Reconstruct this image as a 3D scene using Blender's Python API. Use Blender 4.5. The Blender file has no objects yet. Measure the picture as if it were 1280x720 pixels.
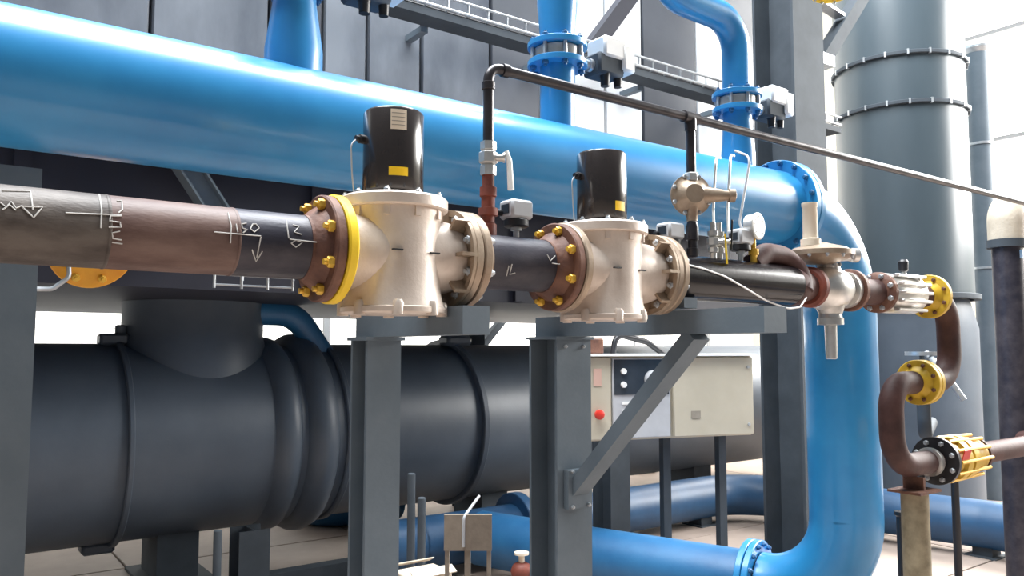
import bpy, math, random
from mathutils import Vector, Matrix

random.seed(7)
SC = bpy.context.scene
COL = SC.collection

# ------------------------------------------------------------------ camera
CAM_Z = 1.75
YAW = math.radians(53.65)          # angle between the view direction and the pipe run (+X)
PITCH = math.radians(4.4)
FPX = 1000.0
cam_d = bpy.data.cameras.new('camera')
cam_d.sensor_width = 36.0
cam_d.lens = FPX / 1280.0 * 36.0
cam_d.clip_end = 200
cam = bpy.data.objects.new('camera', cam_d)
COL.objects.link(cam)
cam.location = (0, 0, CAM_Z)
cam.rotation_euler = (math.pi / 2 + PITCH, 0, YAW - math.pi / 2)
SC.camera = cam

# ------------------------------------------------------------------ world, light, exposure
SC.view_settings.view_transform = 'Standard'
SC.view_settings.look = 'None'
SC.view_settings.gamma = 1.0
SC.view_settings.use_curve_mapping = False
SC.view_settings.exposure = 0.3
W = bpy.data.worlds.new('world')
SC.world = W
W.use_nodes = True
W.node_tree.nodes['Background'].inputs[0].default_value = (0.80, 0.90, 1.0, 1)
W.node_tree.nodes['Background'].inputs[1].default_value = 0.17


def area(name, loc, target, sx, sy, power, col):
    d = bpy.data.lights.new(name, 'AREA')
    d.shape = 'RECTANGLE'
    d.size, d.size_y, d.energy, d.color = sx, sy, power, col
    o = bpy.data.objects.new(name, d)
    COL.objects.link(o)
    o.location = loc
    o.rotation_euler = (Vector(target) - Vector(loc)).to_track_quat('-Z', 'Y').to_euler()
    return o


# daylight from the tall windows at the far end of the hall and from the skylights over it
area('window_daylight', (13.4, 2.2, 6.1), (2.0, 2.4, 3.4), 10.0, 4.6, 3100, (1.0, 0.985, 0.96))
area('skylight_daylight', (2.2, 3.4, 11.0), (2.2, 3.4, 0), 11.0, 6.0, 4200, (0.93, 0.97, 1.0))

# ------------------------------------------------------------------ pixel -> place helper
_f = Vector((math.cos(YAW) * math.cos(PITCH), math.sin(YAW) * math.cos(PITCH), math.sin(PITCH)))
_r = Vector((math.sin(YAW), -math.cos(YAW), 0))
_u = _r.cross(_f)
C0 = Vector((0, 0, CAM_Z))


def ray(px, py):
    return _f * FPX + _r * (px - 640) - _u * (py - 360)


def at(px, py, Y=None, X=None, Z=None):
    d = ray(px, py)
    t = (Y - 0) / d.y if Y is not None else (X / d.x if X is not None else (Z - CAM_Z) / d.z)
    return C0 + d * t


def on_cyl(px, py, cy, cz, r):
    """first hit of a sight line with a cylinder lying along X"""
    d = ray(px, py)
    a = d.y ** 2 + d.z ** 2
    b = 2 * (d.y * (C0.y - cy) + d.z * (C0.z - cz))
    c = (C0.y - cy) ** 2 + (C0.z - cz) ** 2 - r * r
    q = b * b - 4 * a * c
    if q < 0:
        return None
    t = (-b - math.sqrt(q)) / (2 * a)
    return C0 + d * t


# ------------------------------------------------------------------ materials
def lin(c):
    c = c / 255.0
    return c / 12.92 if c <= 0.04045 else ((c + 0.055) / 1.055) ** 2.4


def rgb(t):
    return (lin(t[0]), lin(t[1]), lin(t[2]), 1)


def mat(name, c1, c2=None, rough=0.5, metal=0.0, scale=6.0, bump=0.0, coat=0.0, stretch=(1, 1, 1), lo=0.35, hi=0.65, bscale=60):
    m = bpy.data.materials.new(name)
    m.use_nodes = True
    nt = m.node_tree
    b = nt.nodes['Principled BSDF']
    b.inputs['Roughness'].default_value = rough
    b.inputs['Metallic'].default_value = metal
    b.inputs['Coat Weight'].default_value = coat
    b.inputs['Coat Roughness'].default_value = 0.12
    tc = nt.nodes.new('ShaderNodeTexCoord')
    mp = nt.nodes.new('ShaderNodeMapping')
    mp.inputs['Scale'].default_value = stretch
    nt.links.new(tc.outputs['Object'], mp.inputs['Vector'])
    nz = nt.nodes.new('ShaderNodeTexNoise')
    nz.inputs['Scale'].default_value = scale
    nz.inputs['Detail'].default_value = 6
    nz.inputs['Roughness'].default_value = 0.6
    nt.links.new(mp.outputs['Vector'], nz.inputs['Vector'])
    cr = nt.nodes.new('ShaderNodeValToRGB')
    cr.color_ramp.elements[0].position = lo
    cr.color_ramp.elements[1].position = hi
    cr.color_ramp.elements[0].color = rgb(c1)
    cr.color_ramp.elements[1].color = rgb(c2 or c1)
    nt.links.new(nz.outputs['Fac'], cr.inputs['Fac'])
    nt.links.new(cr.outputs['Color'], b.inputs['Base Color'])
    if bump:
        n2 = nt.nodes.new('ShaderNodeTexNoise')
        n2.inputs['Scale'].default_value = bscale
        n2.inputs['Detail'].default_value = 3
        nt.links.new(mp.outputs['Vector'], n2.inputs['Vector'])
        bp = nt.nodes.new('ShaderNodeBump')
        bp.inputs['Strength'].default_value = bump
        bp.inputs['Distance'].default_value = 0.01
        nt.links.new(n2.outputs['Fac'], bp.inputs['Height'])
        nt.links.new(bp.outputs['Normal'], b.inputs['Normal'])
    return m


def emit(name, c, s):
    m = bpy.data.materials.new(name)
    m.use_nodes = True
    b = m.node_tree.nodes['Principled BSDF']
    b.inputs['Base Color'].default_value = rgb(c)
    b.inputs['Emission Color'].default_value = rgb(c)
    b.inputs['Emission Strength'].default_value = s
    b.inputs['Roughness'].default_value = 0.6
    return m


M = {
    'blue': mat('blue_paint', (34, 124, 182), (46, 138, 194), 0.34, 0, 3, 0.0, 0.35),
    'blue2': mat('blue_paint_dimmed', (34, 90, 134), (44, 102, 146), 0.42, 0, 4, 0.05),  # header blue toned down, puts the dim light near the floor into the colour
    'blue3': mat('blue_paint_shaded', (32, 68, 102), (40, 80, 116), 0.45, 0, 4, 0.05),  # darker still, weak light around the low floor pipe painted in
    'vessel': mat('anthracite_paint', (68, 78, 90), (80, 90, 102), 0.45, 0, 1.6, 0.04),
    'tank': mat('tank_grey_paint', (64, 75, 82), (74, 85, 92), 0.32, 0, 1.2, 0.03, stretch=(1, 1, .3)),
    'steel': mat('grey_steel_paint', (94, 106, 116), (106, 117, 126), 0.5, 0, 4, 0.05),
    'steel_dark': mat('dark_steel_paint', (60, 67, 74), (70, 77, 84), 0.75, 0, 4, 0.0),
    'panel': mat('panel_grey', (74, 80, 90), (124, 130, 138), 0.4, 0, 1.3, 0.03, stretch=(1, 1, .4)),  # strong mottling imitates cloudy reflections on the panels
    'panel_glare': mat('panel_white_glare', (222, 226, 228), (236, 238, 240), 0.4, 0, 1.5, 0.02),  # near-white tone stands in for blown-out window reflections
    'panel_dark': mat('panel_dark', (72, 76, 84), (84, 88, 96), 0.45, 0, 1.5, 0.02),
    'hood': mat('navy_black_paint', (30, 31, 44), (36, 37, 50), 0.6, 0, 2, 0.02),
    'gas_mill': mat('mill_scale_pipe', (62, 54, 50), (98, 90, 84), 0.5, 0.1, 5, 0.1, stretch=(1.2, 3, 3)),
    'gas_primer': mat('red_primer_pipe', (76, 54, 49), (114, 92, 84), 0.5, 0, 4, 0.08, stretch=(1, 3, 3)),
    'gas_dark': mat('dark_lacquer_pipe', (42, 42, 52), (70, 66, 72), 0.4, 0.1, 6, 0.08, stretch=(1, 2, 2)),
    'gas_black': mat('black_lacquer_pipe', (18, 15, 18), (30, 26, 29), 0.2, 0.0, 6, 0.03),
    'rust': mat('rusty_flange', (84, 54, 46), (120, 82, 64), 0.6, 0.1, 14, 0.2),
    'rust_red': mat('orange_primer', (128, 62, 44), (96, 48, 40), 0.6, 0, 14, 0.1),
    'brown_pipe': mat('brown_pipe', (58, 38, 36), (84, 58, 54), 0.6, 0.0, 7, 0.1),
    'alu': mat('cast_aluminium', (204, 188, 175), (224, 211, 199), 0.36, 0.15, 9, 0.08, bscale=120),
    'alu_brown': mat('stained_aluminium', (140, 120, 102), (172, 154, 134), 0.4, 0.4, 9, 0.1, bscale=120),
    'silver': mat('bare_silver_metal', (196, 194, 190), (218, 216, 212), 0.3, 0.7, 12, 0.05),
    'galv': mat('galvanised_steel', (168, 172, 176), (194, 198, 202), 0.4, 0.6, 16, 0.05),
    'yellow': mat('yellow_paint', (232, 190, 22), (240, 204, 40), 0.45, 0, 10, 0.1),
    'ochre': mat('ochre_yellow_paint', (186, 150, 34), (206, 170, 52), 0.5, 0, 10, 0.1),
    'yellow_bolt': mat('yellow_chromated', (216, 168, 52), (232, 190, 80), 0.4, 0.3, 20),
    'orange_y': mat('orange_yellow_paint', (224, 142, 20), (236, 166, 36), 0.45, 0, 10, 0.1),
    'motor': mat('motor_black', (38, 33, 32), (52, 45, 43), 0.22, 0.1, 4, 0.0, 0.5),
    'black': mat('black_plastic', (24, 24, 28), (34, 34, 38), 0.45, 0, 6),
    'greyplast': mat('grey_plastic', (176, 178, 182), (188, 190, 194), 0.4, 0, 6),
    'white': mat('white_plastic', (232, 232, 230), (240, 240, 238), 0.4, 0, 6),
    'label': mat('cream_label', (226, 210, 188), (234, 220, 200), 0.5, 0, 6),
    'label_y': mat('yellow_label', (240, 192, 20), (244, 200, 30), 0.5, 0, 6),
    'chalk': mat('white_chalk', (176, 172, 168), (200, 198, 194), 0.9, 0, 40),
    'blackpipe': mat('black_steel_tube', (44, 42, 46), (70, 66, 68), 0.3, 0.5, 10),
    'beige': mat('beige_cabinet', (182, 174, 156), (192, 184, 166), 0.45, 0, 3),
    'beige2': mat('beige_wrap', (176, 164, 146), (198, 186, 168), 0.6, 0, 6, 0.2),
    'stand': mat('weathered_stand', (128, 116, 104), (150, 138, 124), 0.6, 0.1, 8, 0.1),
    'post': mat('mottled_post', (122, 112, 90), (164, 152, 126), 0.7, 0, 10, 0.2),
    'red': mat('red_plastic', (206, 52, 40), None, 0.4),
    'screen': mat('dark_display', (44, 50, 58), (60, 66, 74), 0.2, 0, 3),
    'grey_print': mat('grey_print', (140, 132, 120), (150, 142, 130), 0.6, 0, 30),
    'floor': mat('tan_concrete', (146, 131, 121), (168, 152, 141), 0.6, 0, 1.2, 0.05),
    'floor_joint': mat('floor_joint', (128, 116, 106), None, 0.8),
    'wall': mat('cream_wall', (226, 220, 206), (234, 228, 214), 0.7, 0, 1, 0.02),
    'wall_b': mat('pale_wall', (220, 218, 212), (228, 226, 220), 0.7, 0, 1, 0.02),
    'frame': mat('window_frame', (150, 152, 154), None, 0.5),
    'pane': emit('daylit_frosted_glass', (255, 252, 244), 2.6),
    'pane_low': emit('daylit_translucent_sheet', (244, 242, 236), 0.8),
    'carton': mat('pale_carton', (214, 204, 190), (222, 212, 198), 0.7, 0, 4),
    'carton_p': mat('pinkish_carton', (196, 160, 146), (206, 170, 156), 0.7, 0, 4),
}

for _m in ('steel_dark', 'steel', 'gas_black', 'brown_pipe', 'gas_primer', 'gas_mill', 'gas_dark'):
    M[_m].node_tree.nodes['Principled BSDF'].inputs['Specular IOR Level'].default_value = 0.3

# ------------------------------------------------------------------ geometry helpers
AX, AY, AZ = Vector((1, 0, 0)), Vector((0, 1, 0)), Vector((0, 0, 1))
ORG = {}


def V(*a):
    return Vector(a)


def frame(w):
    w = w.normalized()
    a = AZ if abs(w.z) < 0.9 else AX
    u = a.cross(w).normalized()
    return u, w.cross(u).normalized(), w


class MB:
    def __init__(s):
        s.v, s.f = [], []

    def lathe(s, o, axis, prof, n=32, cap=True):
        """prof: list of (t, r) along axis"""
        o = Vector(o)
        u, v, w = frame(Vector(axis))
        b = len(s.v)
        for t, r in prof:
            for k in range(n):
                a = 2 * math.pi * k / n
                s.v.append(o + w * t + (u * math.cos(a) + v * math.sin(a)) * r)
        for i in range(len(prof) - 1):
            for k in range(n):
                k2 = (k + 1) % n
                s.f.append((b + i * n + k, b + i * n + k2, b + (i + 1) * n + k2, b + (i + 1) * n + k))
        if cap:
            s.f.append(tuple(b + n - 1 - k for k in range(n)))
            e = b + (len(prof) - 1) * n
            s.f.append(tuple(e + k for k in range(n)))
        return s

    def ring(s, o, axis, t0, t1, ri, ro, n=40, bev=0.0):
        pr = [(t0, ri), (t0, ro - bev), (t0 + bev, ro), (t1 - bev, ro), (t1, ro - bev), (t1, ri), (t0, ri)] if bev else \
             [(t0, ri), (t0, ro), (t1, ro), (t1, ri), (t0, ri)]
        return s.lathe(o, axis, pr, n, False)

    def sweep(s, pts, r, n=16, cap=True):
        pts = [Vector(p) for p in pts]
        rs = r if isinstance(r, (list, tuple)) else [r] * len(pts)
        b = len(s.v)
        t0 = (pts[1] - pts[0]).normalized()
        u, v, _ = frame(t0)
        pt = t0
        for i, p in enumerate(pts):
            if i == 0:
                t = t0
            elif i == len(pts) - 1:
                t = (pts[i] - pts[i - 1]).normalized()
            else:
                t = ((pts[i + 1] - p).normalized() + (p - pts[i - 1]).normalized())
                t = t.normalized() if t.length > 1e-6 else pt
            q = pt.rotation_difference(t)
            u = q @ u
            u = (u - t * u.dot(t)).normalized()
            v = t.cross(u)
            pt = t
            for k in range(n):
                a = 2 * math.pi * k / n
                s.v.append(p + (u * math.cos(a) + v * math.sin(a)) * rs[i])
        for i in range(len(pts) - 1):
            for k in range(n):
                k2 = (k + 1) % n
                s.f.append((b + i * n + k, b + i * n + k2, b + (i + 1) * n + k2, b + (i + 1) * n + k))
        if cap:
            s.f.append(tuple(b + n - 1 - k for k in range(n)))
            e = b + (len(pts) - 1) * n
            s.f.append(tuple(e + k for k in range(n)))
        return s

    def box(s, c, size, ax=None, bev=0.0):
        c = Vector(c)
        ex, ey, ez = ax if ax else (AX, AY, AZ)
        hx, hy, hz = size[0] / 2, size[1] / 2, size[2] / 2
        b = len(s.v)
        if not bev:
            for i in (-1, 1):
                for j in (-1, 1):
                    for k in (-1, 1):
                        s.v.append(c + ex * hx * i + ey * hy * j + ez * hz * k)
            for q in ((0, 1, 3, 2), (4, 6, 7, 5), (0, 4, 5, 1), (2, 3, 7, 6), (0, 2, 6, 4), (1, 5, 7, 3)):
                s.f.append(tuple(b + x for x in q))
            return s
        # chamfered box: 24 corner points
        idx = {}
        for i in (-1, 1):
            for j in (-1, 1):
                for k in (-1, 1):
                    for m in range(3):
                        h = [hx - bev, hy - bev, hz - bev]
                        h[m] += bev
                        idx[(i, j, k, m)] = len(s.v)
                        s.v.append(c + ex * h[0] * i + ey * h[1] * j + ez * h[2] * k)
        loops = []
        for m in range(3):
            o1, o2 = [x for x in range(3) if x != m]
            for sg in (-1, 1):
                q = []
                for a, d in ((-1, -1), (1, -1), (1, 1), (-1, 1)):
                    key = [0, 0, 0]
                    key[m], key[o1], key[o2] = sg, a, d
                    q.append(idx[(*key, m)])
                loops.append(q)
        for m in range(3):
            o1, o2 = [x for x in range(3) if x != m]
            for a in (-1, 1):
                for d in (-1, 1):
                    k1, k2 = [0] * 3, [0] * 3
                    k1[o1] = k2[o1] = a
                    k1[o2] = k2[o2] = d
                    k1[m], k2[m] = -1, 1
                    loops.append([idx[(*k1, o1)], idx[(*k2, o1)], idx[(*k2, o2)], idx[(*k1, o2)]])
        for i in (-1, 1):
            for j in (-1, 1):
                for k in (-1, 1):
                    loops.append([idx[(i, j, k, 0)], idx[(i, j, k, 1)], idx[(i, j, k, 2)]])
        for q in loops:
            p = [s.v[x] for x in q]
            n = (p[1] - p[0]).cross(p[2] - p[0])
            if n.dot(sum(p, Vector()) / len(p) - c) < 0:
                q.reverse()
            s.f.append(tuple(q))
        return s

    def prism(s, prof, o, u, v, w, length):
        o = Vector(o)
        b = len(s.v)
        n = len(prof)
        for t in (0, length):
            for (x, y) in prof:
                s.v.append(o + u * x + v * y + w * t)
        for k in range(n):
            k2 = (k + 1) % n
            s.f.append((b + k, b + k2, b + n + k2, b + n + k))
        s.f.append(tuple(b + n - 1 - k for k in range(n)))
        s.f.append(tuple(b + n + k for k in range(n)))
        return s

    def hbeam(s, p0, p1, bw, h, tf, tw, side):
        """I section; side = direction of the flange width"""
        p0, p1 = Vector(p0), Vector(p1)
        w = (p1 - p0)
        L = w.length
        w.normalize()
        u = (side - w * side.dot(w)).normalized()
        v = w.cross(u)
        a, c, d, e = bw / 2, h / 2, tw / 2, h / 2 - tf
        pr = [(-a, -c), (a, -c), (a, -e), (d, -e), (d, e), (a, e), (a, c), (-a, c), (-a, e), (-d, e), (-d, -e), (-a, -e)]
        return s.prism(pr, p0, u, v, w, L)

    def bar(s, p0, p1, bw, h, side=AY):
        p0, p1 = Vector(p0), Vector(p1)
        w = p1 - p0
        L = w.length
        w.normalize()
        u = (side - w * side.dot(w)).normalized()
        v = w.cross(u)
        return s.prism([(-bw / 2, -h / 2), (bw / 2, -h / 2), (bw / 2, h / 2), (-bw / 2, h / 2)], p0, u, v, w, L)

    def arcpatch(s, c, r, a0, a1, z0, z1, n=8, th=0.0015):
        b = len(s.v)
        c = Vector(c)
        for i in range(n + 1):
            a = a0 + (a1 - a0) * i / n
            for rr in (r, r + th):
                for z in (z0, z1):
                    s.v.append(c + V(math.cos(a) * rr, math.sin(a) * rr, z))
        for i in range(n):
            p, q = b + i * 4, b + i * 4 + 4
            for x, y in ((0, 1), (1, 3), (3, 2), (2, 0)):
                s.f.append((p + x, q + x, q + y, p + y))
        s.f.append((b, b + 1, b + 3, b + 2))
        e = b + n * 4
        s.f.append((e, e + 2, e + 3, e + 1))
        return s

    def mesh(s, name, org=None, smooth=38):
        me = bpy.data.meshes.new(name)
        o = org or Vector()
        me.from_pydata([tuple(p - o) for p in s.v], [], s.f)
        import bmesh
        bm = bmesh.new()
        bm.from_mesh(me)
        bmesh.ops.recalc_face_normals(bm, faces=bm.faces)
        bm.to_mesh(me)
        bm.free()
        for p in me.polygons:
            p.use_smooth = True
        me.set_sharp_from_angle(angle=math.radians(smooth))
        return me

    def build(s, name, m, parent=None, label=None, cat=None, group=None, kind=None, base=None, smooth=38):
        org = ORG[parent.name] if parent else (Vector(base) if base is not None else Vector())
        me = s.mesh(name, org, smooth)
        me.materials.append(M[m])
        o = bpy.data.objects.new(name, me)
        COL.objects.link(o)
        if parent:
            o.parent = parent
        else:
            o.location = org
        ORG[o.name] = org
        tag(o, label, cat, group, kind)
        return o


def tag(o, label=None, cat=None, group=None, kind=None):
    for k, v in (('label', label), ('category', cat), ('group', group), ('kind', kind)):
        if v:
            o[k] = v


def thing(name, loc, label, cat, group=None, kind=None):
    o = bpy.data.objects.new(name, None)
    COL.objects.link(o)
    o.location = loc
    o.empty_display_size = 0.1
    ORG[o.name] = Vector(loc)
    tag(o, label, cat, group, kind)
    return o


def put(me, name, parent, loc, axis=None, spin=0.0):
    """another object on shared mesh data (mesh built along +X)"""
    o = bpy.data.objects.new(name, me)
    COL.objects.link(o)
    o.parent = parent
    o.location = Vector(loc) - ORG[parent.name]
    if axis is not None:
        o.rotation_mode = 'QUATERNION'
        o.rotation_quaternion = AX.rotation_difference(Vector(axis).normalized()) @ Matrix.Rotation(spin, 3, 'X').to_quaternion()
    return o


def bolt_mesh(name, r, h, m, stud=0.0):
    b = MB()
    prof = [(0, r), (h * .8, r), (h, r * .82)]
    b.lathe((0, 0, 0), AX, prof, 6)
    if stud:
        b.lathe((0, 0, 0), AX, [(0, r * .5), (h + stud, r * .5)], 10)
    me = b.mesh(name, None, 30)
    me.materials.append(M[m])
    return me


BOLT_Y = bolt_mesh('bolt_yellow', 0.0150, 0.016, 'yellow_bolt', 0.010)
BOLT_S = bolt_mesh('bolt_silver', 0.0130, 0.014, 'galv', 0.008)
BOLT_T = bolt_mesh('bolt_small', 0.0085, 0.010, 'galv', 0.005)
BOLT_B = bolt_mesh('bolt_blue', 0.0150, 0.016, 'blue2', 0.008)
BOLT_K = bolt_mesh('bolt_dark', 0.0100, 0.012, 'rust', 0.006)
BOLT_V = bolt_mesh('bolt_vessel', 0.028, 0.03, 'vessel')


def bolts(parent, me, c, axis, R, n, off=None, name='bolt'):
    u, v, w = frame(Vector(axis))
    for k in range(n):
        a = 2 * math.pi * (k + 0.5 if off is None else k + off) / n
        put(me, name, parent, Vector(c) + (u * math.cos(a) + v * math.sin(a)) * R, axis)


def arc(c, a, b, R, n=12):
    """quarter bend about centre c from direction a to direction b"""
    return [Vector(c) + a * (R * math.cos(math.pi / 2 * i / n)) + b * (R * math.sin(math.pi / 2 * i / n)) for i in range(n + 1)]


def fillet(pts, R, n=8):
    pts = [Vector(p) for p in pts]
    out = [pts[0]]
    for i in range(1, len(pts) - 1):
        a = (pts[i - 1] - pts[i]).normalized()
        b = (pts[i + 1] - pts[i]).normalized()
        ang = a.angle(b)
        d = min(R / math.tan(ang / 2), (pts[i - 1] - pts[i]).length * .49, (pts[i + 1] - pts[i]).length * .49)
        rr = d * math.tan(ang / 2)
        c = pts[i] + (a + b).normalized() * (rr / math.sin(ang / 2))
        s, e = pts[i] + a * d - c, pts[i] + b * d - c
        tot = s.angle(e)
        axv = s.cross(e).normalized()
        for k in range(n + 1):
            out.append(c + Matrix.Rotation(tot * k / n, 3, axv) @ s)
    out.append(pts[-1])
    return out


# ================================================================== THE SETTING
fl = MB().box((4, 3, -0.06), (26, 24, 0.10)).build('floor', 'floor_joint', kind='structure', label='tan concrete slab floor of the plant hall')
slab = MB().box((0, 0, 0), (1.985, 1.985, 0.02), bev=0.004).mesh('floor_slab')
slab.materials.append(M['floor'])
for i in range(-1, 8):
    for j in range(0, 6):
        put(slab, 'slab', fl, (i * 2.0 + 0.4, j * 2.0 - 0.6 + 0.7, 0.0))

wb = MB().box((4, 10.6, 5), (26, 0.2, 10)).build('wall_back', 'wall_b', kind='structure', label='pale back wall of the hall')
wr = MB()
wr.box((14.1, 2, 1.7), (0.2, 20, 3.4))
wr.box((14.1, 2, 9.4), (0.2, 20, 1.2))
for y0, y1 in ((-8, -7.0), (-3.2, -2.8), (1.0, 1.4), (7.2, 12)):
    wr.box((14.1, (y0 + y1) / 2, 6.1), (0.2, y1 - y0, 5.4))
wr.build('wall_right', 'wall', kind='structure', label='cream end wall with tall daylight windows')
for i, (y0, y1) in enumerate(((-7.0, -3.2), (-2.8, 1.0), (1.4, 7.2))):
    w = MB()
    yc, wd = (y0 + y1) / 2, y1 - y0
    w.box((14.1, y0 + .04, 6.1), (.12, .08, 5.4)).box((14.1, y1 - .04, 6.1), (.12, .08, 5.4))
    w.box((14.1, yc, 3.44), (.12, wd - .16, .08)).box((14.1, yc, 8.76), (.12, wd - .16, .08))
    w.box((14.1, yc, 6.1), (.10, .06, 5.24)).box((14.1, yc, 5.2), (.098, wd - .16, .06)).box((14.1, yc, 7.0), (.098, wd - .16, .06))
    wo = w.build('window_%d' % (i + 1), 'frame', kind='structure', label='tall frosted window glowing with daylight')
    for sy in (-1, 1):
        for z0, z1 in ((3.48, 5.17), (5.23, 6.97), (7.03, 8.72)):
            MB().box((14.12, yc + sy * (wd / 4 - .01), (z0 + z1) / 2), (.02, wd / 2 - .14, z1 - z0)).build('pane', 'pane', wo)
# translucent strip low in the back wall, seen below the machinery
w2 = MB()
for k in range(9):
    w2.box((-3.5 + k * 2.0, 10.46, 2.0), (.08, .08, 2.0))
w2.box((4.5, 10.46, 3.04), (16.1, .08, .08)).box((4.5, 10.46, .96), (16.1, .08, .08))
w2o = w2.build('window_4', 'frame', kind='structure', label='low strip of daylit translucent panels in the back wall')
for k in range(8):
    for q in range(8):
        MB().box((-2.5 + k * 2.0, 10.47, 1.125 + q * .25), (1.9, .03, .235)).build('pane', 'pane_low', w2o)

# ================================================================== GAS LINE (runs along X at Y = GY)
GY = 2.0
GZ = at(400, 311, Y=GY).z
GR = 0.084
FR = 0.1425


def gx(px):
    return at(px, 330, Y=GY).x


F1 = 0.826               # left face of the first brown flange
VC = 1.058               # centre of first valve
DV = 0.800               # distance between the two valves


def pipe_flange(parent, x, d, m='rust', bm=BOLT_Y, hub=True):
    """welding neck flange, mating face at x, neck pointing d (+1 / -1)"""
    b = MB()
    b.lathe((x, GY, GZ), AX * d, [(0, FR - .004), (.004, FR), (.024, FR), (.028, FR - .004), (.028, .112), (.042, .103), (.062, GR + .0015), (.07, GR + .0015)], 48)
    f = b.build('flange', m, parent)
    bolts(f, bm, (x + d * .028, GY, GZ), AX * d, 0.12, 8)
    return f


def weld(parent, x, m='gas_mill'):
    MB().lathe((x, GY, GZ), AX, [(-.004, GR), (-.002, GR + .0012), (.002, GR + .0012), (.004, GR)], 40, False).build('weld_bead', m, parent)


def chalk(parent, strokes, r=0.0016):
    for st in strokes:
        pts = []
        for i in range(len(st) - 1):
            (x0, y0), (x1, y1) = st[i], st[i + 1]
            k = max(2, int(math.hypot(x1 - x0, y1 - y0) / 5))
            for q in range(k):
                p = on_cyl(x0 + (x1 - x0) * q / k, y0 + (y1 - y0) * q / k, GY, GZ, GR + .0008)
                if p:
                    pts.append(p)
        p = on_cyl(*st[-1], GY, GZ, GR + .0008)
        if p:
            pts.append(p)
        if len(pts) > 1:
            MB().sweep(pts, r, 6).build('chalk_mark', 'chalk', parent)


# --- inlet pipe
g1 = thing('gas_pipe', (-0.6, GY, GZ), 'long scaled brown-black gas pipe with chalk arrows and bolted brown flange, left edge', 'pipe')
xs = [-2.6, gx(128), gx(286), F1 - .03]
for (a, b_, m) in ((xs[0], xs[1], 'gas_mill'), (xs[1], xs[2], 'gas_primer'), (xs[2], xs[3], 'gas_dark')):
    MB().lathe((a, GY, GZ), AX, [(0, GR), (b_ - a, GR)], 56).build('pipe_section', m, g1)
weld(g1, xs[1])
weld(g1, xs[2], 'gas_primer')
pipe_flange(g1, F1 + .030, -1)
chalk(g1, [
    [(2, 238), (38, 239), (41, 262)], [(27, 258), (53, 259), (42, 272), (27, 258)], [(0, 253), (8, 259), (14, 252), (20, 260), (28, 257)],
    [(3, 262), (12, 256), (20, 263)],
    [(82, 266), (152, 269)], [(124, 243), (127, 262), (126, 285)], [(146, 251), (152, 251), (153, 262), (148, 266)],
    [(152, 270), (138, 270), (137, 276), (150, 278), (151, 284), (136, 284)], [(150, 289), (140, 291), (141, 298), (152, 300)], [(140, 303), (153, 305)],
    [(268, 290), (326, 295)], [(285, 266), (289, 282), (288, 304)], [(295, 280), (297, 290)], [(308, 279), (302, 280), (303, 285), (309, 287), (304, 291)],
    [(316, 280), (313, 286), (318, 290), (324, 285), (320, 280), (316, 280)], [(326, 296), (321, 322)], [(315, 312), (320, 327), (328, 314)],
    [(358, 276), (361, 298)], [(366, 281), (374, 283), (368, 290), (377, 293)], [(364, 304), (370, 309), (378, 303), (370, 300), (364, 304)], [(362, 299), (398, 303)],
])


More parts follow.
